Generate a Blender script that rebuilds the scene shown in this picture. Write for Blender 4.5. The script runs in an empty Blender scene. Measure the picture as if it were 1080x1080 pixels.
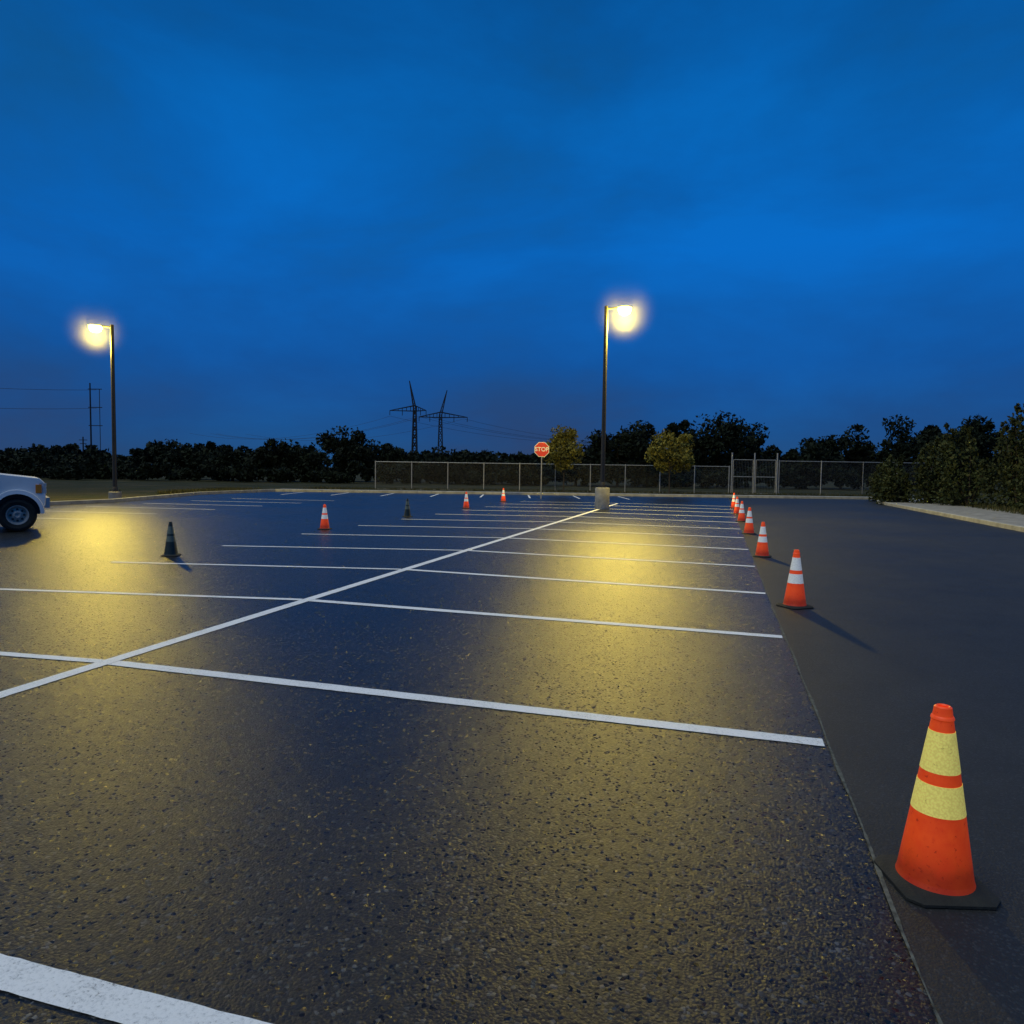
import bpy, bmesh, math, random
import numpy as np
from mathutils import Vector, Matrix
random.seed(4); rng=np.random.default_rng(11)
scene=bpy.context.scene
R=math.radians
YAW=R(15.9)
# world: +Y runs along the parking bay, +X across it. site() turns survey offsets
# (right, ahead of the tripod) into world coordinates.
def site(x,y):
    c,s=math.cos(YAW),math.sin(YAW)
    return (c*x-s*y, s*x+c*y)

# ------------------------------------------------------------ materials
def mat(name):
    m=bpy.data.materials.new(name); m.use_nodes=True
    nt=m.node_tree; return m,nt,nt.nodes['Principled BSDF'],nt.nodes,nt.links
def noise(nt,scale,detail=4,rough=.55,coord='Object',w=None):
    tc=nt.nodes.new('ShaderNodeTexCoord'); n=nt.nodes.new('ShaderNodeTexNoise')
    n.inputs['Scale'].default_value=scale; n.inputs['Detail'].default_value=detail
    n.inputs['Roughness'].default_value=rough
    nt.links.new(tc.outputs[coord],n.inputs['Vector']); return n
def ramp(nt,src,stops):
    r=nt.nodes.new('ShaderNodeValToRGB'); e=r.color_ramp.elements
    while len(e)<len(stops): e.new(.5)
    for i,(p,c) in enumerate(stops):
        e[i].position=p; e[i].color=(c[0],c[1],c[2],1) if hasattr(c,'__len__') else (c,c,c,1)
    nt.links.new(src,r.inputs['Fac']); return r
def simple(name,col,rough=.5,metal=0,var=.15,scale=8,bump=0):
    m,nt,b,N,L=mat(name)
    n=noise(nt,scale)
    lo=[c*(1-var) for c in col]; hi=[min(1,c*(1+var)) for c in col]
    r=ramp(nt,n.outputs['Fac'],[(.3,lo),(.7,hi)])
    L.new(r.outputs['Color'],b.inputs['Base Color'])
    b.inputs['Roughness'].default_value=rough; b.inputs['Metallic'].default_value=metal
    if bump:
        bp=N.new('ShaderNodeBump'); bp.inputs['Strength'].default_value=bump; bp.inputs['Distance'].default_value=.01
        n2=noise(nt,scale*6); L.new(n2.outputs['Fac'],bp.inputs['Height']); L.new(bp.outputs['Normal'],b.inputs['Normal'])
    return m
def mixrgb(nt,a,b,f,mode='MIX'):
    m=nt.nodes.new('ShaderNodeMix'); m.data_type='RGBA'; m.blend_type=mode
    for v,i in ((f,0),(a,6),(b,7)):
        if hasattr(v,'links') or hasattr(v,'is_linked'): nt.links.new(v,m.inputs[i])
        elif i==0: m.inputs[0].default_value=v
        else: m.inputs[i].default_value=(v[0],v[1],v[2],1)
    return m.outputs[2]

def asphalt(name,dark,light,rough,bstr,stone=85,facet=.25,glint=1.0,spec=.5):
    m,nt,b,N,L=mat(name)
    tc=N.new('ShaderNodeTexCoord')
    v=N.new('ShaderNodeTexVoronoi'); v.inputs['Scale'].default_value=stone
    L.new(tc.outputs['Object'],v.inputs['Vector'])
    f=noise(nt,stone*1.6,3,.7)
    big=noise(nt,.22,5,.55); mid=noise(nt,2.2,5,.65)
    sep=N.new('ShaderNodeSeparateColor'); L.new(v.outputs['Color'],sep.inputs['Color'])
    st=ramp(nt,sep.outputs['Red'],[(.0,dark),(.8,[d*1.4 for d in dark]),(.94,[d*2.6 for d in dark]),(1,light)])
    bg=ramp(nt,big.outputs['Fac'],[(.35,(.72,.74,.77)),(.65,(1.2,1.18,1.12))])
    md=ramp(nt,mid.outputs['Fac'],[(.3,(.75,.75,.75)),(.7,(1.22,1.22,1.22))])
    c=mixrgb(nt,st.outputs['Color'],bg.outputs['Color'],1.0,'MULTIPLY')
    c=mixrgb(nt,c,md.outputs['Color'],1.0,'MULTIPLY')
    L.new(c,b.inputs['Base Color'])
    # chips flagged by the cell's blue value are clean, steeply tilted stone faces
    gt=N.new('ShaderNodeMath'); gt.operation='GREATER_THAN'; L.new(sep.outputs['Blue'],gt.inputs[0]); gt.inputs[1].default_value=.90
    rr=ramp(nt,big.outputs['Fac'],[(.3,rough-.03),(.7,rough+.06)])
    rs=N.new('ShaderNodeMath'); rs.operation='MULTIPLY_ADD'; L.new(gt.outputs[0],rs.inputs[0]); rs.inputs[1].default_value=-.12 if glint>.5 else 0; L.new(rr.outputs['Color'],rs.inputs[2])
    L.new(rs.outputs[0],b.inputs['Roughness'])
    b.inputs['Specular IOR Level'].default_value=spec
    add=N.new('ShaderNodeMath'); add.operation='MULTIPLY_ADD'
    L.new(v.outputs['Distance'],add.inputs[0]); add.inputs[1].default_value=-.9
    L.new(f.outputs['Fac'],add.inputs[2])
    bp=N.new('ShaderNodeBump'); bp.inputs['Strength'].default_value=bstr; bp.inputs['Distance'].default_value=.005
    L.new(add.outputs[0],bp.inputs['Height'])
    am=N.new('ShaderNodeMath'); am.operation='MULTIPLY_ADD'; L.new(gt.outputs[0],am.inputs[0]); am.inputs[1].default_value=glint; am.inputs[2].default_value=facet
    sb=N.new('ShaderNodeVectorMath'); sb.operation='SUBTRACT'; L.new(v.outputs['Color'],sb.inputs[0]); sb.inputs[1].default_value=(.5,.5,.5)
    ml=N.new('ShaderNodeVectorMath'); ml.operation='MULTIPLY'; L.new(sb.outputs[0],ml.inputs[0]); ml.inputs[1].default_value=(1,1,0)
    sc=N.new('ShaderNodeVectorMath'); sc.operation='SCALE'; L.new(ml.outputs[0],sc.inputs[0]); L.new(am.outputs[0],sc.inputs['Scale'])
    ad=N.new('ShaderNodeVectorMath'); ad.operation='ADD'; L.new(bp.outputs['Normal'],ad.inputs[0]); L.new(sc.outputs[0],ad.inputs[1])
    nm=N.new('ShaderNodeVectorMath'); nm.operation='NORMALIZE'; L.new(ad.outputs[0],nm.inputs[0])
    L.new(nm.outputs[0],b.inputs['Normal'])
    return m
M_LOT=asphalt('sealed_asphalt',(.0058,.0066,.0072),(.11,.11,.105),.33,.55,80,.22,1.15,.42)
M_ROAD=asphalt('old_asphalt',(.0145,.015,.0155),(.05,.049,.047),.6,.5,120,.2,.2,.4)

def paintmat():
    m,nt,b,N,L=mat('white_road_paint')
    n=noise(nt,75,5,.8); n2=noise(nt,3,4,.6)
    ad=N.new('ShaderNodeMath'); ad.operation='MULTIPLY_ADD'
    L.new(n2.outputs['Fac'],ad.inputs[0]); ad.inputs[1].default_value=.35; L.new(n.outputs['Fac'],ad.inputs[2])
    r=ramp(nt,ad.outputs[0],[(.48,(.2,.2,.2)),(.57,(.66,.67,.67)),(.70,(.84,.84,.83))])
    L.new(r.outputs['Color'],b.inputs['Base Color']); b.inputs['Roughness'].default_value=.55
    bp=N.new('ShaderNodeBump'); bp.inputs['Strength'].default_value=.7; bp.inputs['Distance'].default_value=.004
    L.new(n.outputs['Fac'],bp.inputs['Height']); L.new(bp.outputs['Normal'],b.inputs['Normal'])
    return m
M_PAINT=paintmat()
def grassmat():
    m,nt,b,N,L=mat('dry_grass')
    n=noise(nt,.25,6,.65); n2=noise(nt,14,4,.8)
    a=ramp(nt,n.outputs['Fac'],[(.35,(.03,.038,.016)),(.55,(.055,.05,.024)),(.7,(.09,.075,.04))])
    c=ramp(nt,n2.outputs['Fac'],[(.3,(.5,.5,.5)),(.7,(1.3,1.3,1.3))])
    L.new(mixrgb(nt,a.outputs['Color'],c.outputs['Color'],1,'MULTIPLY'),b.inputs['Base Color'])
    b.inputs['Roughness'].default_value=.95; b.inputs['Specular IOR Level'].default_value=.1
    bp=N.new('ShaderNodeBump'); bp.inputs['Strength'].default_value=1; bp.inputs['Distance'].default_value=.06
    L.new(n2.outputs['Fac'],bp.inputs['Height']); L.new(bp.outputs['Normal'],b.inputs['Normal'])
    return m
M_GRASS=grassmat()
M_CONC=simple('concrete',(.23,.22,.20),.85,0,.35,3.5,.6)
M_KERB=simple('kerb_concrete',(.33,.32,.28),.85,0,.3,3,.3)
def leafmat(name,a,b2,c3):
    m,nt,b,N,L=mat(name)
    g=N.new('ShaderNodeNewGeometry'); n=noise(nt,.9,3)
    r=ramp(nt,g.outputs['Random Per Island'],[(0,a),(.6,b2),(1,c3)])
    k=ramp(nt,n.outputs['Fac'],[(.35,(.55,.55,.55)),(.65,(1.2,1.2,1.2))])
    L.new(mixrgb(nt,r.outputs['Color'],k.outputs['Color'],1,'MULTIPLY'),b.inputs['Base Color'])
    b.inputs['Roughness'].default_value=.8; b.inputs['Specular IOR Level'].default_value=.15
    return m
M_LEAF_D=leafmat('dark_foliage',(.006,.010,.005),(.011,.017,.008),(.017,.025,.010))
M_LEAF_B=leafmat('shrub_foliage',(.018,.028,.010),(.034,.045,.017),(.06,.065,.026))
M_LEAF_Y=leafmat('young_tree_foliage',(.07,.078,.02),(.15,.14,.03),(.24,.21,.045))
M_BARK=simple('bark',(.045,.037,.03),.9,0,.3,10)
M_STEELD=simple('dark_bronze_steel',(.018,.017,.016),.6,.0,.2,5)
M_GALV=simple('galvanised_steel',(.38,.38,.37),.5,.6,.15,6)
M_WIRE=simple('chain_wire',(.16,.16,.155),.6,.4,.15,6)
M_PYL=simple('weathered_steel',(.012,.013,.015),.8,.0,.2,1)
def cone_orange():
    m,nt,b,N,L=mat('glowing_orange_pvc')
    n=noise(nt,9,6,.7); n2=noise(nt,55,3,.7)
    r=ramp(nt,n.outputs['Fac'],[(.3,(.75,.045,.005)),(.6,(.95,.085,.008)),(.8,(.82,.06,.006))])
    d=ramp(nt,n2.outputs['Fac'],[(.30,(.6,.5,.5)),(.40,(1,1,1))])
    c=mixrgb(nt,r.outputs['Color'],d.outputs['Color'],1,'MULTIPLY')
    tc=N.new('ShaderNodeTexCoord'); sx=N.new('ShaderNodeSeparateXYZ'); L.new(tc.outputs['Object'],sx.inputs[0])
    nz=N.new('ShaderNodeMath'); nz.operation='MULTIPLY_ADD'; L.new(n.outputs['Fac'],nz.inputs[0]); nz.inputs[1].default_value=-.16; L.new(sx.outputs['Z'],nz.inputs[2])
    gr=ramp(nt,nz.outputs[0],[(0,(.45,.42,.42)),(.05,(.8,.78,.78)),(.12,(1,1,1))])
    c=mixrgb(nt,c,gr.outputs['Color'],1,'MULTIPLY')
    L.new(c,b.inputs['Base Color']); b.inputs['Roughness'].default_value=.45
    L.new(c,b.inputs['Emission Color']); b.inputs['Emission Strength'].default_value=.28  # self-glow added so the orange looks brightly lit
    return m
def bandmat(name,col,es=.12,dirt=.7):
    m,nt,b,N,L=mat(name)
    n=noise(nt,30,6,.8); 
    r=ramp(nt,n.outputs['Fac'],[(.33,[c*dirt for c in col]),(.40,col),(1,col)])
    v=N.new('ShaderNodeTexVoronoi'); v.inputs['Scale'].default_value=120
    tc=N.new('ShaderNodeTexCoord'); L.new(tc.outputs['Object'],v.inputs['Vector'])
    h=ramp(nt,v.outputs['Distance'],[(.3,(1,1,1)),(.7,(.8,.8,.78))])
    c=mixrgb(nt,r.outputs['Color'],h.outputs['Color'],1,'MULTIPLY')
    L.new(c,b.inputs['Base Color']); b.inputs['Roughness'].default_value=.3
    L.new(c,b.inputs['Emission Color']); b.inputs['Emission Strength'].default_value=es  # emission stands in for light thrown back by the reflective sheeting
    return m
M_OR=cone_orange()
M_BAND_Y=bandmat('yellow_reflective_band_glow',(.90,.75,.17),.33,.6)
M_BAND=bandmat('reflective_band_glow',(.86,.86,.80),.18)
M_RUB=simple('black_rubber',(.016,.016,.012),.85,0,.35,16,.4)
M_CDARK=simple('shaded_cone_pvc',(.012,.022,.016),.5,0,.3,14)  # shade of a backlit cone put into the body colour
M_CBAND=simple('shaded_cone_band',(.12,.14,.10),.5,0,.2,14)  # same cone's pale band, its shade put into the colour
M_RED=simple('sign_red',(.62,.025,.03),.4,0,.05,4)
M_WHT=simple('sign_white',(.8,.8,.8),.4,0,.04,4)
M_BODY=simple('white_car_paint',(.78,.79,.78),.25,0,.04,3)
M_BLK=simple('black_plastic',(.02,.02,.022),.45,0,.2,6)
M_GLASS=simple('dark_glass',(.015,.018,.022),.06,0,.1,2)
M_CHROME=simple('chrome',(.5,.5,.49),.3,.8,.05,2)
M_RIM=simple('painted_steel_rim',(.36,.35,.32),.6,0,.15,6)
M_LAMPG=simple('headlight_glass',(.55,.56,.58),.1,.3,.05,2)
M_AMB=simple('amber_lens',(.7,.22,.02),.2,0,.05,2)
def emis(name,col,s):
    m,nt,b,N,L=mat(name)
    b.inputs['Base Color'].default_value=(.6,.6,.5,1)
    b.inputs['Emission Color'].default_value=(*col,1); b.inputs['Emission Strength'].default_value=s
    return m
M_BULB=emis('sodium_lens',(1,.78,.10),12)

# ------------------------------------------------------------ mesh builder
class MB:
    def __init__(s): s.v=[]; s.f=[]; s.m=[]; s.mats=[]
    def mi(s,m):
        if m not in s.mats: s.mats.append(m)
        return s.mats.index(m)
    def add(s,vs,fs,m):
        o=len(s.v); s.v+= [tuple(v) for v in vs]; k=s.mi(m)
        for f in fs: s.f.append(tuple(i+o for i in f)); s.m.append(k)
    def box(s,c,d,m,rz=0,M=None):
        vs=[]
        for x in(-.5,.5):
            for y in(-.5,.5):
                for z in(-.5,.5): vs.append(Vector((x*d[0],y*d[1],z*d[2])))
        rot=M if M else Matrix.Rotation(rz,3,'Z')
        vs=[rot@v+Vector(c) for v in vs]
        s.add(vs,[(0,1,3,2),(4,6,7,5),(0,4,5,1),(2,3,7,6),(0,2,6,4),(1,5,7,3)],m)
    def tube(s,p,q,r1,r2,m,n=8,cap=True):
        p=Vector(p);q=Vector(q);d=(q-p).normalized()
        a=d.orthogonal().normalized();b=d.cross(a)
        vs=[]
        for c,r in((p,r1),(q,r2)):
            for i in range(n):
                t=2*math.pi*i/n; vs.append(c+a*math.cos(t)*r+b*math.sin(t)*r)
        fs=[(i,(i+1)%n,n+(i+1)%n,n+i) for i in range(n)]
        if cap: fs+=[tuple(range(n))[::-1],tuple(range(n,2*n))]
        s.add(vs,fs,m)
    def lathe(s,prof,m,n=32,c=(0,0,0),axis='Z'):
        vs=[]
        for r,z in prof:
            for i in range(n):
                t=2*math.pi*i/n
                if axis=='Z': vs.append((c[0]+r*math.cos(t),c[1]+r*math.sin(t),c[2]+z))
                else: vs.append((c[0]+r*math.cos(t),c[1]+z,c[2]+r*math.sin(t)))
        fs=[]
        for k in range(len(prof)-1):
            for i in range(n): fs.append((k*n+i,k*n+(i+1)%n,(k+1)*n+(i+1)%n,(k+1)*n+i))
        s.add(vs,fs,m)
    def obj(s,name,parent=None,smooth=False,loc=(0,0,0),rz=0,bevel=0):
        me=bpy.data.meshes.new(name); me.from_pydata(s.v,[],s.f)
        for m in s.mats: me.materials.append(m)
        me.polygons.foreach_set('material_index',s.m); me.update()
        bm=bmesh.new(); bm.from_mesh(me); bmesh.ops.recalc_face_normals(bm,faces=bm.faces); bm.to_mesh(me); bm.free()
        o=bpy.data.objects.new(name,me); scene.collection.objects.link(o)
        o.location=loc; o.rotation_euler=(0,0,rz)
        if parent: o.parent=parent
        if smooth:
            me.polygons.foreach_set('use_smooth',[True]*len(me.polygons))
            try: me.set_sharp_from_angle(angle=R(38))
            except Exception: pass
        if bevel:
            b=o.modifiers.new('bevel','BEVEL'); b.width=bevel; b.segments=3; b.limit_method='ANGLE'; b.angle_limit=R(35)
        return o
def empty(name,loc,rz=0):
    e=bpy.data.objects.new(name,None); scene.collection.objects.link(e); e.location=loc; e.rotation_euler=(0,0,rz)
    e.empty_display_size=.3; return e
def sheet(name,pts,z,m):
    b=MB(); b.add([(p[0],p[1],z) for p in pts],[tuple(range(len(pts)))],m)
    o=b.obj(name)
    if o.data.polygons[0].normal.z<0: o.data.flip_normals()
    return o

# ------------------------------------------------------------ ground
sheet('ground',[(-2500,-2500),(2500,-2500),(2500,2500),(-2500,2500)],-.03,M_GRASS)
SEAM=.675; KR=8.5
fl=site(-15,45.5); fr=site(24,46)
sheet('parking_lot',[(-26,-25),(SEAM,-25),(SEAM,48.6),fl,(-27,33),(-24,24)],0,M_LOT)
sheet('access_road',[(SEAM,-25),(KR,-25),(KR,44),(9.4,48),fr,(SEAM,48.6)],0,M_ROAD)
# joint with dust caught along it
b=MB()
M_SEAM=simple('dusty_seam',(.085,.088,.072),.9,0,.75,22,.5)
vs=[];fs=[];n=900
for i in range(n+1):
    y=-3+51*i/n; w=.0055+.003*math.sin(i*.31)+.0035*random.random(); c=SEAM+.006*math.sin(i*.05)+.004*math.sin(i*.23)
    vs+=[(c-w,y,.006),(c+w,y,.006)]
    if i: fs.append((2*i-2,2*i-1,2*i+1,2*i))
b.add(vs,fs,M_SEAM); b.obj('asphalt_seam')
# painted bay lines
b=MB()
def strip(p,q,w,z):
    p=Vector(p);q=Vector(q);d=(q-p);L=d.length;d.normalize();nn=Vector((-d.y,d.x))
    n=max(2,int(L/.05)); vs=[];fs=[]
    for i in range(n+1):
        c=p+(q-p)*i/n; w1=w/2+random.uniform(-.0022,.0022); w2=w/2+random.uniform(-.0022,.0022)
        vs+=[(c.x+nn.x*w1,c.y+nn.y*w1,z),(c.x-nn.x*w2,c.y-nn.y*w2,z)]
        if i: fs.append((2*i-2,2*i-1,2*i+1,2*i))
    b.add(vs,fs,M_PAINT)
LL=-4.7
strip((LL,-2),(LL,35.4),.13,.004)
rights=[1.65,4.55,7.42,10.05,12.9]+[15.7+2.8*i for i in range(8)]
lefts=[1.66,4.62,7.56,10.38,13.25]+[16.05+2.8*i for i in range(8)]
skew=[0,.35,.8,.95,1.1]+[1.05]*8
for r_,l_,s_ in zip(rights,lefts,skew):
    strip((SEAM-.025,r_),(LL+.069,l_),.125,.004)
    strip((LL-.069,l_),(-9.45,l_-s_),.1,.004)
for i in range(9):
    y=8+2.8*i; strip((-22.6,y-.6),(-17.4,y),.1,.004)
for i in range(8):
    x=-13+2.8*i; c=site(x,45); d=site(x,40.5); strip(d,c,.1,.004)
b.obj('parking_lines')

# kerbs & walks
def kerb(name,pts,w,h,m=M_KERB):
    b=MB()
    for p,q in zip(pts[:-1],pts[1:]):
        p=Vector(p);q=Vector(q);L=(q-p).length; nseg=max(1,int(L/3)); d=(q-p)/nseg
        ang=math.atan2(d.y,d.x)
        for i in range(nseg):
            c=p+d*(i+.5); b.box((c.x,c.y,h/2-.02),(d.length-.012,w,h+.04),m,ang)
    return b.obj(name,bevel=.02)
kerb('kerb',[(KR+.08,-20),(KR+.08,44),(9.5,48),fr],.16,.14)
kerb('kerb',[fr,fl,(-27,33),(-24,24),(-26,-20)],.16,.15)
sheet('sidewalk',[(KR+.16,-20),(12,-20),(12,43.5),(14,49.5),(fr[0],fr[1]+.1),(9.62,48),(KR+.16,44)],.135,M_CONC)
a1=site(-15,45.62); a2=site(23.8,46.12); a3=site(23.8,47.5); a4=site(-15,47.0)
sheet('footpath',[a1,a2,a3,a4],.13,M_CONC)

# ------------------------------------------------------------ cones
def cone(x,y,rz,H=.71,kind='o'):
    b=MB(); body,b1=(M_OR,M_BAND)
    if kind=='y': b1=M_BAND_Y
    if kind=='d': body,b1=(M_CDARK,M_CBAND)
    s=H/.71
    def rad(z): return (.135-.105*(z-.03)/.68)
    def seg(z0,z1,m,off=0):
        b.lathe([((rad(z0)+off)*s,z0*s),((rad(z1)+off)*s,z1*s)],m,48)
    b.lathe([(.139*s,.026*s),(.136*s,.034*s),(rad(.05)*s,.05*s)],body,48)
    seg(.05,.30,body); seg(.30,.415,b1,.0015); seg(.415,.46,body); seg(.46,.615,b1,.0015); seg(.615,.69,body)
    b.lathe([(rad(.69)*s,.69*s),(.031*s,.705*s),(.024*s,.71*s),(.018*s,.705*s),(.02*s,.6*s)],body,40)
    b.lathe([(rad(.66)*s,.655*s),((rad(.66)+.004)*s,.66*s),((rad(.67)+.004)*s,.668*s),(rad(.67)*s,.673*s)],body,40)
    w=.175*s; c=.045*s
    P=[(w,-w+c),(w,w-c),(w-c,w),(-w+c,w),(-w,w-c),(-w,-w+c),(-w+c,-w),(w-c,-w)]
    vs=[(p[0],p[1],.004) for p in P]+[(p[0],p[1],.014*s) for p in P]+[(p[0]*.85,p[1]*.85,.030*s) for p in P]
    fs=[tuple(range(8)),tuple(range(16,24))]
    for k in(0,8):
        for i in range(8): fs.append((k+i,k+(i+1)%8,k+8+(i+1)%8,k+8+i))
    b.add(vs,fs,M_RUB)
    for sx in(-1,1):
        for sy in(-1,1): b.box((sx*w*.7,sy*w*.7,.005),(.05*s,.05*s,.01),M_RUB)
    return b.obj('traffic_cone',smooth=True,loc=(x,y,0),rz=rz)
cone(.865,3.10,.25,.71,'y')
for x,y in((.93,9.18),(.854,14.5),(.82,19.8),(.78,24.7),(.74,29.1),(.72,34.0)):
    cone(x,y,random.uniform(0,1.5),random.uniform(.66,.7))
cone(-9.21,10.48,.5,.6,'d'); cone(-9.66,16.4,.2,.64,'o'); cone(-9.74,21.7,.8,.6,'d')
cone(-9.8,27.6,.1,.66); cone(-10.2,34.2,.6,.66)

# ------------------------------------------------------------ street lamps
def halo(parent,loc,dens,rad):  # scattering sphere added around the lamp head to draw its glow halo
    me=bpy.data.meshes.new('lamp_halo'); bm=bmesh.new(); bmesh.ops.create_icosphere(bm,subdivisions=3,radius=rad); bm.to_mesh(me); bm.free()
    m=bpy.data.materials.new('halo_volume'); m.use_nodes=True; nt=m.node_tree; nt.nodes.clear()
    o=nt.nodes.new('ShaderNodeOutputMaterial'); v=nt.nodes.new('ShaderNodeVolumeScatter')
    tc=nt.nodes.new('ShaderNodeTexCoord'); ln=nt.nodes.new('ShaderNodeVectorMath'); ln.operation='LENGTH'
    mr=nt.nodes.new('ShaderNodeMapRange'); mr.inputs['From Min'].default_value=0; mr.inputs['From Max'].default_value=rad
    mr.inputs['To Min'].default_value=1; mr.inputs['To Max'].default_value=0
    pw=nt.nodes.new('ShaderNodeMath'); pw.operation='POWER'; pw.inputs[1].default_value=2.8
    mu=nt.nodes.new('ShaderNodeMath'); mu.operation='MULTIPLY'; mu.inputs[1].default_value=dens
    nt.links.new(tc.outputs['Object'],ln.inputs[0]); nt.links.new(ln.outputs['Value'],mr.inputs['Value'])
    nt.links.new(mr.outputs[0],pw.inputs[0]); nt.links.new(pw.outputs[0],mu.inputs[0]); nt.links.new(mu.outputs[0],v.inputs['Density'])
    nt.links.new(v.outputs[0],o.inputs['Volume']); me.materials.append(m)
    ob=bpy.data.objects.new('lamp_halo',me); scene.collection.objects.link(ob); ob.parent=parent; ob.location=loc
def lamp(x,y,H,arm,power,footing,L=.75):
    e=empty('street_lamp',(x,y,0))
    b=MB()
    if footing:
        b.lathe([(0,.0),(.30,0),(.30,.86),(.27,.9),(0,.9)],M_CONC,28); z0=.9
    else:
        b.lathe([(0,.0),(.27,0),(.27,.3),(.24,.33),(0,.33)],M_CONC,28); z0=.33
    b.obj('concrete_footing',e,True)
    b=MB(); b.box((0,0,z0+.02),(.34,.34,.04),M_STEELD); b.lathe([(.12,z0+.04),(.11,z0+.2),(.1,z0+.22)],M_STEELD,16)
    for sx in(-1,1):
        for sy in(-1,1): b.tube((sx*.13,sy*.13,z0+.03),(sx*.13,sy*.13,z0+.1),.015,.015,M_STEELD,6)
    b.tube((0,0,z0+.04),(0,0,H+.12),.095,.075,M_STEELD,16); b.obj('pole',e,True)
    d=Vector((math.cos(arm),math.sin(arm),0))
    b=MB(); b.tube((0,0,H),d*(L-.3)+Vector((0,0,H+.06)),.04,.04,M_STEELD,8); b.obj('arm',e,True)
    b=MB(); c=d*L+Vector((0,0,H+.07))
    rot=Matrix.Rotation(arm,3,'Z')
    lo=[(-.30,-.17),(.30,-.17),(.30,.17),(-.30,.17)]; hi=[(-.22,-.11),(.22,-.11),(.22,.11),(-.22,.11)]
    vs=[rot@Vector((p[0],p[1],.0))+c for p in lo]+[rot@Vector((p[0],p[1],.05))+c for p in hi]
    b.add(vs,[(4,5,6,7),(0,1,5,4),(1,2,6,5),(2,3,7,6),(3,0,4,7),(0,1,2,3)],M_STEELD); b.obj('lamp_housing',e,bevel=.015)
    b=MB(); cc=c+Vector((0,0,-.003))
    b.lathe([(.0,-.30),(.12,-.29),(.22,-.23),(.28,-.13),(.29,0)],M_BULB,24,c=cc); b.obj('lens',e,True)
    l=bpy.data.lights.new('lamp_light','POINT'); l.energy=power; l.color=(1,.74,.09); l.shadow_soft_size=.36
    lo_=bpy.data.objects.new('lamp_light',l); scene.collection.objects.link(lo_); lo_.parent=e; lo_.location=cc+Vector((0,0,-.70))
    halo(e,cc+Vector((0,0,-.14)),.105,1.5)
lamp(-4.6,29.8,8.2,YAW,4000,True)
lx,ly=site(-18.2,33)
lamp(lx,ly,7.75,YAW+math.pi,2900,False)

# ------------------------------------------------------------ stop sign
sx,sy=site(1.6,40)
e=empty('stop_sign',(sx,sy,0),YAW+R(4))
b=MB(); b.tube((0,.03,0),(0,.03,3.1),.03,.03,M_GALV,8); b.obj('post',e)
def octo(b,r,y0,y1,m,zc):
    P=[(r*math.cos(R(22.5+45*i)),r*math.sin(R(22.5+45*i))+zc) for i in range(8)]
    vs=[(p[0],y0,p[1]) for p in P]+[(p[0],y1,p[1]) for p in P]
    b.add(vs,[tuple(range(8)),tuple(range(8,16))]+[(i,(i+1)%8,8+(i+1)%8,8+i) for i in range(8)],m)
b=MB(); octo(b,.44,-.004,.0,M_WHT,2.72); octo(b,.41,-.010,-.006,M_RED,2.72); b.obj('sign_plate',e)
cu=bpy.data.curves.new('legend','FONT'); cu.body='STOP'; cu.size=.32; cu.align_x='CENTER'; cu.align_y='CENTER'; cu.offset=.006; cu.extrude=.002
to=bpy.data.objects.new('legend',cu); scene.collection.objects.link(to); cu.materials.append(M_WHT)
to.parent=e; to.location=(0,-.016,2.72); to.rotation_euler=(R(90),0,0)

# ------------------------------------------------------------ chain link fence
def fence(name,pts,H,step,mats=M_GALV,mesh=.11,mid=True):
    e=empty(name,(0,0,0)); bp=MB(); bm_=MB()
    for (p,q) in zip(pts[:-1],pts[1:]):
        p=Vector(p);q=Vector(q);L=(q-p).length;d=(q-p)/L;n=max(1,round(L/step))
        for i in range(n+1):
            c=p+d*L*i/n; bp.tube((c.x,c.y,-.05),(c.x,c.y,H+.06),.036,.036,mats,8)
        for z,r in((H,.024),(.1,.018))+(((H*.5,.018),) if mid else ()):
            bp.tube((p.x,p.y,z),(q.x,q.y,z),r,r,mats,6)
        nn=Vector((-d.y,d.x)); w=.003
        k=int((L+H)/mesh)
        def cl(s0,z0,s1,z1):
            t0,t1=0,1
            for lim,sg in((0,1),(L,-1)):
                f0=(s0-lim)*sg; f1=(s1-lim)*sg
                if f0<0 and f1<0: return None
                if f0<0: t0=max(t0,f0/(f0-f1))
                if f1<0: t1=min(t1,f0/(f0-f1))
            ds=s1-s0
            return s0+ds*t0,z0+(z1-z0)*t0,s0+ds*t1,z0+(z1-z0)*t1
        for i in range(k):
            for sgn in(1,-1):
                s0=i*mesh-(H if sgn>0 else 0); s1=s0+sgn*H; z0,z1=.05,H
                r_=cl(s0,z0,s1,z1)
                if not r_: continue
                a,za,c_,zc=r_; A=p+d*a; B=p+d*c_; o=nn*(.042+.004*sgn)
                bm_.add([(A.x+o.x-d.x*w,A.y+o.y-d.y*w,za),(A.x+o.x+d.x*w,A.y+o.y+d.y*w,za),(B.x+o.x+d.x*w,B.y+o.y+d.y*w,zc),(B.x+o.x-d.x*w,B.y+o.y-d.y*w,zc)],[(0,1,2,3)],M_WIRE)
    bp.obj('posts_and_rails',e); bm_.obj('chain_mesh',e); return e
fence('chain_link_fence',[site(-9.5,50),site(3,50.5),site(15.3,51)],2.0,2.7,mid=False)
fence('chain_link_fence',[site(18.9,51.2),site(25,51.5),site(30,51.8)],2.45,3.2,mid=False)
e=empty('chain_link_gate',(0,0,0)); b=MB()
for X in(15.5,17.1,18.7):
    x,y=site(X,51.05); b.tube((x,y,0),(x,y,3.0),.05,.05,M_GALV,8)
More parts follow.
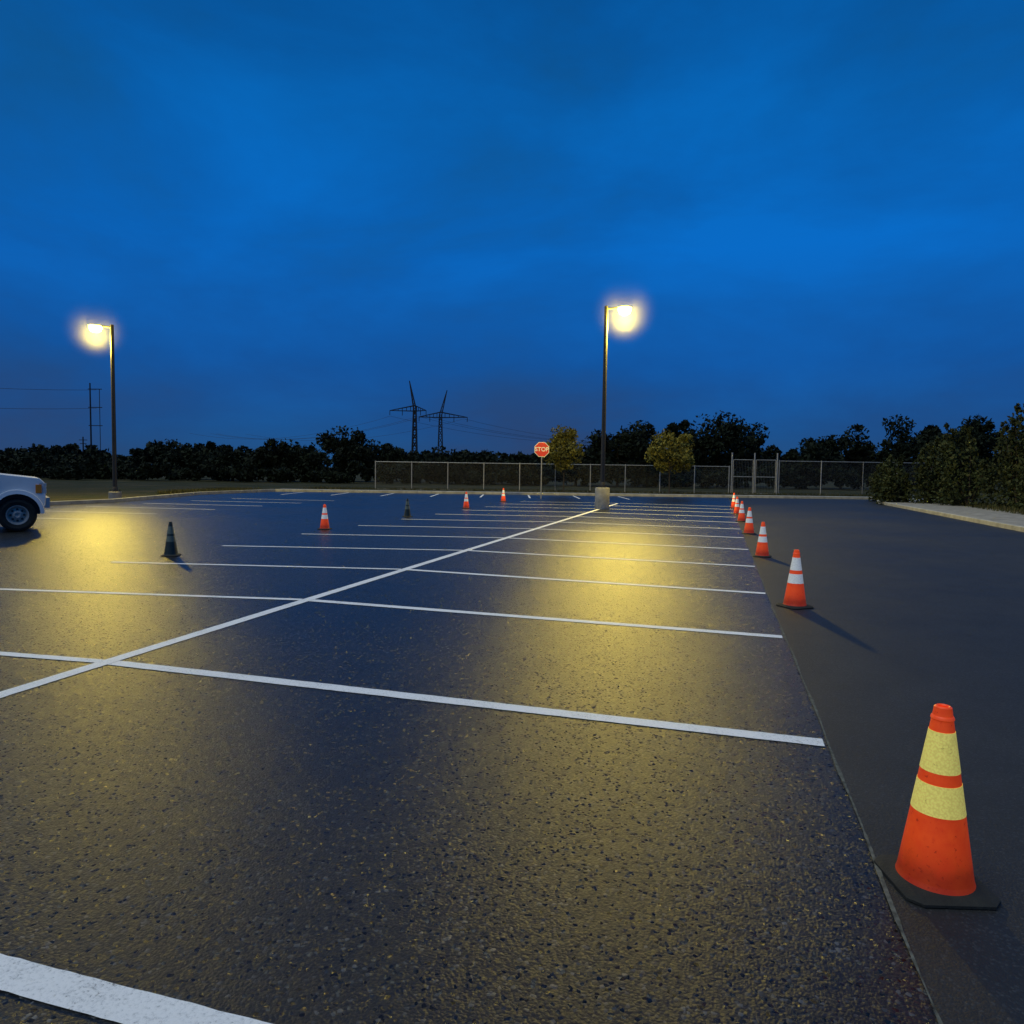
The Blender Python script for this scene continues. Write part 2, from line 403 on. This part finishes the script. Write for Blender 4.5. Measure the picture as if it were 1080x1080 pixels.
for (X0,X1) in((15.6,17.0),(17.2,18.6)):
    for z in(.12,1.3,2.5):
        b.tube((*site(X0,51.05),z),(*site(X1,51.05),z),.024,.024,M_GALV,6)
    for X in(X0,X1): b.tube((*site(X,51.05),.12),(*site(X,51.05),2.5),.024,.024,M_GALV,6)
    for i in range(14):
        X=X0+(X1-X0)*i/13
        b.tube((*site(X,51.05),.12),(*site(X,51.05),2.5),.004,.004,M_GALV,3)
b.obj('gate_frame',e)

# ------------------------------------------------------------ foliage
def leaf_cloud(b,centers,radii,n,size,m,flat=1.0):
    vs=[];o=len(b.v)
    for c,r in zip(centers,radii):
        d=rng.normal(size=(n,3)); d/=np.linalg.norm(d,axis=1)[:,None]
        rad=r*(.35+.85*rng.random(n)**.6)
        P=np.array(c)+d*rad[:,None]*np.array([1,1,flat])
        u=rng.normal(size=(n,3)); u/=np.linalg.norm(u,axis=1)[:,None]
        w=np.cross(u,rng.normal(size=(n,3))); w/=np.linalg.norm(w,axis=1)[:,None]
        s=size*(.5+.9*rng.random(n))[:,None]
        q=np.stack([P-u*s,P-w*s*.55,P+u*s,P+w*s*.55],axis=1)
        vs.append(q.reshape(-1,3))
    V=np.concatenate(vs); V[:,2]=np.maximum(V[:,2],.02)
    k=b.mi(m); nq=len(V)//4
    b.v+=V.tolist(); b.f+=[(o+4*i,o+4*i+1,o+4*i+2,o+4*i+3) for i in range(nq)]; b.m+=[k]*nq
def tree(b,x,y,h,w,leaf,nc,nl,size,base=.25,trunk=True,tr=.07,shape='round',wild=0):
    cz=h*(base+(1-base)/2); hz=h*(1-base)/2
    C=[];Rr=[]
    lobes=[(random.uniform(0,6.28),random.uniform(.6,1.15)) for _ in range(4)]
    while len(C)<nc:
        p=rng.uniform(-1,1,3)
        if np.linalg.norm(p)>1: continue
        z=p[2]
        k=1.0
        if shape=='cone': k=max(.15,(1-(z+1)/2))*1.1
        if shape=='young': k=1.0-.35*max(0,z)
        rr=w*.5*random.uniform(.28-.12*wild,.5)*(.55+.45*k)
        th=math.atan2(p[1],p[0])
        g=1
        if wild:
            g=1+wild*.5*sum(math.cos(th-a)*(q-.85) for a,q in lobes)+random.uniform(-.2,.3)*wild
            if len(C)>nc*.75: rr*=.45; g*=1.25
        C.append((x+p[0]*w*.5*k*.85*g,y+p[1]*w*.5*k*.85*g,cz+z*(hz-rr*.6)*(1+.25*wild*random.uniform(-1,.7)))); Rr.append(rr)
    if trunk:
        top=Vector((x+random.uniform(-.1,.1),y,h*.55)); b.tube((x,y,-.03),top,tr,tr*.6,M_BARK,7)
        for c in C[:min(nc,9)]: b.tube(top-Vector((0,0,h*random.uniform(.05,.28))),c,tr*.45,tr*.12,M_BARK,5,False)
    leaf_cloud(b,C,Rr,nl,size,leaf,.85)
def foliage_obj(b,name):
    me=bpy.data.meshes.new(name); me.from_pydata(b.v,[],b.f)
    for m in b.mats: me.materials.append(m)
    me.polygons.foreach_set('material_index',b.m); me.update()
    o=bpy.data.objects.new(name,me); scene.collection.objects.link(o); return o
x,y=site(3.4,47.9); b=MB(); tree(b,x,y,4.75,2.7,M_LEAF_Y,24,190,.095,.30,True,.05,'young',.6); foliage_obj(b,'young_tree')
x,y=site(10.5,48.2); b=MB(); tree(b,x,y,4.4,3.1,M_LEAF_Y,24,190,.10,.3,True,.055,'round',.6); foliage_obj(b,'young_tree')
def shrub(X,Y,h,w,nsp):
    """upright juniper: several pointed plumes from one root"""
    b=MB(); x,y=site(X,Y); C=[];Rr=[]
    for i in range(nsp):
        t=random.uniform(0,6.28); ro=w*.5*math.sqrt(random.random())*.8
        px,py=x+ro*math.cos(t),y+ro*math.sin(t); hh=h*(1-.5*(ro/(w*.5))**1.5)*random.uniform(.7,1.1)
        b.tube((x,y,0),(px,py,hh*.8),.04,.012,M_BARK,5,False)
        k=8
        for j in range(k):
            f=(j+.5)/k; C.append((px+random.uniform(-.14,.14),py+random.uniform(-.14,.14),hh*(.06+.92*f))); Rr.append(max(.07,w*.24*(1.12-f)*random.uniform(.7,1.2)))
    leaf_cloud(b,C,Rr,62,.09,M_LEAF_B,1.5); foliage_obj(b,'juniper_shrub')
for X,Y,h,w,k in((20.5,38.5,2.2,2.0,6),(21.8,38,3.6,2.6,8),(22.2,35,4.6,2.8,9),(22.9,32.6,5.9,3.,10),(25,34,6.8,3.4,10),(22.9,30.0,5.1,3,10),(22.4,42.5,3.1,2.6,8),(24,39.5,5.3,3,9),(26.4,37,6.6,3.2,9),(21.3,28.6,3.0,2.4,8),(24,28,5.2,3,9)):
    shrub(X,Y,h,w,k)
b=MB()
T=[(-60,2.6,7),(-53.5,2.6,7),(-45,2.4,6),(-38,4.2,5.2),(-33,3.9,4.4),(-29,3.1,4),(-24.7,4.2,5),(-21.5,3,4),(-17.6,5.6,6.4),(-12,3.6,5),(-7.4,3.5,5),(-2.6,3.4,4.5),(1.5,3,4.5),(6.3,4.6,5),(10.5,6.8,5.4),(14.7,7.0,6),(17.6,7.5,4),(22,7.3,6.4),(26.2,7.4,6.4),(31,4.8,4.6),(35.7,6.8,6.4),(40,7.5,6.8),(44,6.5,5.4),(48.3,7.2,6.4),(52.5,8.2,6.4),(56.5,7.8,6.6),(61,8,7)]
for X,h,w in T:
    Y=78+random.uniform(-4,5); x,y=site(X+random.uniform(-.6,.6),Y); tree(b,x,y,h*1.05,w*1.1,M_LEAF_D,30,150,.22,.05,True,.16,'round',1.0)
    if random.random()<.6:
        x,y=site(X+random.uniform(1,3),Y+4); tree(b,x,y,h*random.uniform(.6,.9),w*.6,M_LEAF_D,14,130,.22,.05,True,.12,random.choice(['cone','young']),1.0)
for i in range(75):
    X=-66+i*1.8+random.uniform(-.6,.6); Y=72+random.uniform(-2,3); x,y=site(X,Y)
    hh=random.uniform(1.0,2.2)+(.8 if X>4 else 0); tree(b,x,y,hh,3.2,M_LEAF_D,9,110,.2,.0,False,wild=.8)
foliage_obj(b,'distant_trees')
b=MB()
for i in range(110):
    X=-170+i*3.2; Y=190+random.uniform(-15,15); x,y=site(X,Y)
    tree(b,x,y,random.uniform(4.0,7.8),8,M_LEAF_D,10,80,.7,.0,False,wild=.8)
foliage_obj(b,'distant_woodland')

# rough grass along the path and the far kerb
M_BLADE=leafmat('grass_blades',(.03,.04,.014),(.06,.06,.024),(.10,.085,.04))
def blades(pts,n,h,b):
    A,B=Vector(pts[0]),Vector(pts[1]); wd=pts[2]; d=(B-A); nn=Vector((-d.y,d.x)).normalized()
    vs=[]
    for i in range(n):
        p=A+d*random.random()+nn*wd*random.random(); t=random.uniform(0,6.28); w=.02+.02*random.random(); hh=h*random.uniform(.4,1.3)
        dx,dy=math.cos(t)*w,math.sin(t)*w; lx_,ly_=random.uniform(-.07,.07),random.uniform(-.07,.07)
        vs+=[(p.x-dx,p.y-dy,-.02),(p.x+dx,p.y+dy,-.02),(p.x+lx_,p.y+ly_,hh)]
    b.add(vs,[(3*i,3*i+1,3*i+2) for i in range(n)],M_BLADE)
b=MB()
blades((site(26,47.8),site(-14,47.2),-4.0),14000,.22,b)
blades(((12.05,20),(12.05,43),-3.5),9000,.25,b)
blades(((11.2,20),(11.2,43),-.9),2600,.3,b)
blades((site(-16,46.2),(-27.4,33),-2.5),4000,.2,b)
b.obj('verge_grass')

# ------------------------------------------------------------ pylons, mast, wires
def pylon(X,Y,H,armL,armR,lean,zr):
    x,y=site(X,Y); e=empty('transmission_pylon',(x,y,0),YAW+zr); b=MB(); r=.27
    za=H*.70; w0=2.0; w1=.8
    def cor(z):
        w=(w0+(w1-w0)*z/za)/2; return [Vector((sx*w,sy*w,z)) for sx,sy in((-1,-1),(1,-1),(1,1),(-1,1))]
    lv=[za*i/8 for i in range(9)]
    for z0,z1 in zip(lv[:-1],lv[1:]):
        A=cor(z0);B=cor(z1)
        for i in range(4):
            j=(i+1)%4; b.tube(A[i],B[i],r,r,M_PYL,4); b.tube(A[i],B[j],r*.55,r*.55,M_PYL,4); b.tube(A[j],B[i],r*.55,r*.55,M_PYL,4); b.tube(B[i],B[j],r*.5,r*.5,M_PYL,4)
    for sgn,Ln,dz in((-1,armL,-.8),(1,armR,-.6)):
        tip=Vector((sgn*Ln,0,za+dz))
        for yy in(-.4,.4):
            b.tube((0,yy,za-.9),tip,r*.8,r*.6,M_PYL,4); b.tube((0,yy,za+1.0),tip,r*.9,r*.6,M_PYL,4)
        for k in range(1,6):
            t=k/6; lo=Vector((0,0,za-.9)).lerp(tip,t); hi=Vector((0,0,za+1)).lerp(tip,t); b.tube(lo,hi,r*.5,r*.5,M_PYL,4)
        for t in(.5,1):
            p=Vector((0,0,za-.9)).lerp(tip,t); b.tube(p,p-Vector((0,0,1.6)),.12,.12,M_PYL,5)
    tip=Vector((lean,0,H))
    for c in cor(za): b.tube(c,tip,r,r*.7,M_PYL,4)
    for k in range(1,6):
        cs=[c.lerp(tip,k/6) for c in cor(za)]
        for i in range(4): b.tube(cs[i],cs[(i+1)%4],r*.5,r*.5,M_PYL,4)
    b.obj('lattice_tower',e)
    return e
pylon(-34.0,250,31.5,8.6,3.9,-1.9,0)
pylon(-25.6,255,29,7.5,9.4,2.2,.12)
b=MB()
def wire(p,q,sag,r=.045,n=18):
    pts=[Vector(p).lerp(Vector(q),i/n)-Vector((0,0,sag*4*(i/n)*(1-i/n))) for i in range(n+1)]
    for a,c in zip(pts[:-1],pts[1:]): b.tube(a,c,r,r,M_PYL,3,False)
for xo,z in((-42.5,19.4),(-30.5,19.6),(-33,19.4),(-17,18.8)):
    wire((*site(xo,251),z),(*site(xo-105,330),16),5); wire((*site(xo,251),z),(*site(xo+100,300),14),4)
for z in(15.3,19.8): wire((*site(-103.5,180),z),(*site(-150,120),z),2)
b.obj('power_lines')
x,y=site(-105,180); e=empty('utility_mast',(x,y,0),YAW); b=MB()
b.tube((0,0,0),(0,0,21.5),.22,.16,M_PYL,6); b.tube((2.3,0,0),(2.3,0,20),.08,.08,M_PYL,4)
for z in(20,15.5,11): b.box((1.2,0,z),(3.4,.16,.18),M_PYL)
b.obj('mast',e)
x,y=site(-107,180); e=empty('utility_pole',(x,y,0),YAW); b=MB(); b.tube((0,0,0),(0,0,8.2),.2,.15,M_PYL,6); b.box((0,0,7.4),(2,.14,.16),M_PYL); b.box((0,0,6.5),(1.6,.14,.16),M_PYL); b.obj('pole',e)

# ------------------------------------------------------------ pickup truck (x forward, camera sees its -y side)
def arc(cx,r,z0,a0,a1,n=12):
    return [(cx+r*math.cos(R(a0+(a1-a0)*i/n)),z0+r*math.sin(R(a0+(a1-a0)*i/n))) for i in range(n+1)]
def truck(x,y,rz):
    e=empty('pickup_truck',(x,y,0),rz); wr=.385; ra=.455
    prof=[(.54,.58),(.56,.80),(.54,1.14),(.44,1.24),(-.55,1.36),(-2.6,1.38),(-5.1,1.36),(-5.15,.60),(-4.32,.55)]
    prof+=arc(-3.85,ra,.44,168,12)+[(-3.35,.47),(-.5,.47)]+arc(0,ra,.44,168,12)+[(.50,.55)]
    b=MB(); n=len(prof)
    vs=[(p[0],-.98,p[1]) for p in prof]+[(p[0],.98,p[1]) for p in prof]
    b.add(vs,[tuple(range(n)),tuple(range(n,2*n))]+[(i,(i+1)%n,n+(i+1)%n,n+i) for i in range(n)],M_BODY)
    b.obj('body',e,bevel=.06)
    b=MB()
    V=[(-.55,-.93,1.35),(-.55,.93,1.35),(-2.75,.93,1.35),(-2.75,-.93,1.35),(-1.15,-.76,2.08),(-1.15,.76,2.08),(-2.65,.76,2.1),(-2.65,-.76,2.1)]
    b.add(V,[(0,1,2,3),(4,5,6,7),(0,1,5,4),(1,2,6,5),(2,3,7,6),(3,0,4,7)],M_BODY); b.obj('cab',e,bevel=.05)
    b=MB()
    def pane(pts): b.add(pts,[tuple(range(len(pts)))],M_GLASS)
    for s in(-1,1):
        def sp(xx,zz): t=(zz-1.35)/.74; return (xx,s*(.93-.17*t+.012),zz)
        pane([sp(-.78,1.42),sp(-1.68,1.42),sp(-1.68,1.98),sp(-1.2,1.98)]); pane([sp(-1.76,1.42),sp(-2.65,1.42),sp(-2.58,1.98),sp(-1.76,1.98)])
    pane([(-.59,-.82,1.42),(-.59,.82,1.42),(-1.08,.70,2.0),(-1.08,-.70,2.0)]) ; b.obj('windows',e)
    b=MB()
    for cx in(0,-3.85):
        for s in(-1,1):
            o=arc(cx,.535,.44,182,-2,20); i_=arc(cx,.445,.44,182,-2,20); m=len(o)
            vs=[(p[0],s*.97,p[1]) for p in o]+[(p[0]*.97+cx*.03,s*1.04,p[1]-.01) for p in o]+[(p[0],s*1.05,p[1]-.01) for p in i_]+[(p[0],s*.8,p[1]) for p in i_]
            b.add(vs,[(q*m+k,q*m+k+1,(q+1)*m+k+1,(q+1)*m+k) for q in range(3) for k in range(m-1)],M_BODY)
    b.obj('wheel_arches',e,True)
    b=MB()
    for cx in(0,-3.85): b.box((cx,0,.64),(.9,1.5,.5),M_BLK)
    b.box((.0-2,0,.42),(4.6,1.2,.12),M_BLK); b.obj('underbody',e)
    for cx in(0,-3.85):
        for s in(-1,1):
            b=MB(); cy=s*.88
            b.lathe([(.22,s*.1),(.31,s*.13),(.36,s*.11),(wr,s*.06),(wr,-s*.1),(.34,-s*.13),(.2,-s*.13)],M_RUB,36,c=(cx,cy,wr),axis='Y')
            b.lathe([(.0,s*.05),(.06,s*.085),(.09,s*.06),(.16,s*.02),(.19,s*.05),(.205,s*.10),(.225,s*.105)],M_RIM,36,c=(cx,cy,wr),axis='Y')
            for k in range(8):
                t=k*math.pi/4; b.tube((cx+.13*math.cos(t),cy+s*.02,wr+.13*math.sin(t)),(cx+.13*math.cos(t),cy+s*.05,wr+.13*math.sin(t)),.026,.026,M_BLK,8)
            b.obj('wheel',e,True)
    b=MB()
    b.box((.58,0,.66),(.12,1.86,.24),M_CHROME); b.box((.575,0,.96),(.03,1.15,.30),M_BLK)
    for k in range(3): b.box((.594,0,.86+.09*k),(.012,1.1,.025),M_CHROME)
    for s in(-1,1):
        b.box((.50,s*.81,1.0),(.15,.34,.24),M_LAMPG); b.box((.42,s*.965,.99),(.12,.06,.2),M_AMB)
        b.box((-.85,s*1.15,1.56),(.14,.2,.38),M_BLK); b.box((-.82,s*1.0,1.46),(.06,.2,.05),M_BLK)
        for hx in(-1.6,-2.55): b.box((hx,s*.992,1.16),(.16,.03,.03),M_BLK)
        for dx in(-.66,-1.72,-2.72): b.box((dx,s*.981,.92),(.012,.006,.76),M_BLK)
        b.box((-1.9,s*.985,.52),(2.4,.03,.1),M_BLK)
    b.obj('trim',e,bevel=.012)
tx,ty=site(-12.0,17.4)
truck(tx,ty,YAW+R(36))

# ------------------------------------------------------------ sky
w=bpy.data.worlds.new('World'); scene.world=w; w.use_nodes=True; nt=w.node_tree; bg=nt.nodes['Background']
tc=nt.nodes.new('ShaderNodeTexCoord'); sp=nt.nodes.new('ShaderNodeSeparateXYZ'); nt.links.new(tc.outputs['Generated'],sp.inputs[0])
g=ramp(nt,sp.outputs['Z'],[(0,(.018,.072,.195)),(.05,(.012,.077,.255)),(.14,(.006,.094,.37)),(.28,(.003,.126,.50)),(.42,(.0025,.116,.43)),(.55,(.002,.088,.33)),(1,(.002,.06,.24))])
mp=nt.nodes.new('ShaderNodeMapping'); mp.inputs['Scale'].default_value=(1,1,2.4); mp.inputs['Location'].default_value=(1.7,.4,.9); nt.links.new(tc.outputs['Generated'],mp.inputs['Vector'])
n=nt.nodes.new('ShaderNodeTexNoise'); n.inputs['Scale'].default_value=1.9; n.inputs['Detail'].default_value=9; n.inputs['Roughness'].default_value=.57; n.inputs['Distortion'].default_value=.3
nt.links.new(mp.outputs[0],n.inputs['Vector'])
cl=ramp(nt,n.outputs['Fac'],[(.34,(1.8,.76,.66)),(.5,(1.1,.92,.90)),(.66,(.95,1.15,1.13))])
nt.links.new(mixrgb(nt,g.outputs['Color'],cl.outputs['Color'],1,'MULTIPLY'),bg.inputs['Color']); bg.inputs['Strength'].default_value=1.0

s=bpy.data.lights.new('fill_light','SUN'); s.energy=1.5; s.angle=R(60); s.color=(.94,1,.88)  # added neutral fill in place of unseen lamps; dusk sky alone is too blue
so=bpy.data.objects.new('fill_light',s); scene.collection.objects.link(so)
dv=Vector((.35,.35,-1)); so.rotation_euler=dv.to_track_quat('-Z','Y').to_euler()

# ------------------------------------------------------------ camera
cam=bpy.data.cameras.new('camera'); co=bpy.data.objects.new('camera',cam); scene.collection.objects.link(co)
cam.sensor_width=36; cam.lens=760/1080*36; cam.clip_end=6000; cam.clip_start=.05
co.matrix_world=Matrix.Translation((0,0,1.6))@Matrix.Rotation(YAW,4,'Z')@Matrix.Rotation(R(90-3.39),4,'X')@Matrix.Rotation(R(.8),4,'Z')
scene.camera=co
scene.view_settings.view_transform='Standard'; scene.view_settings.look='None'; scene.view_settings.exposure=0
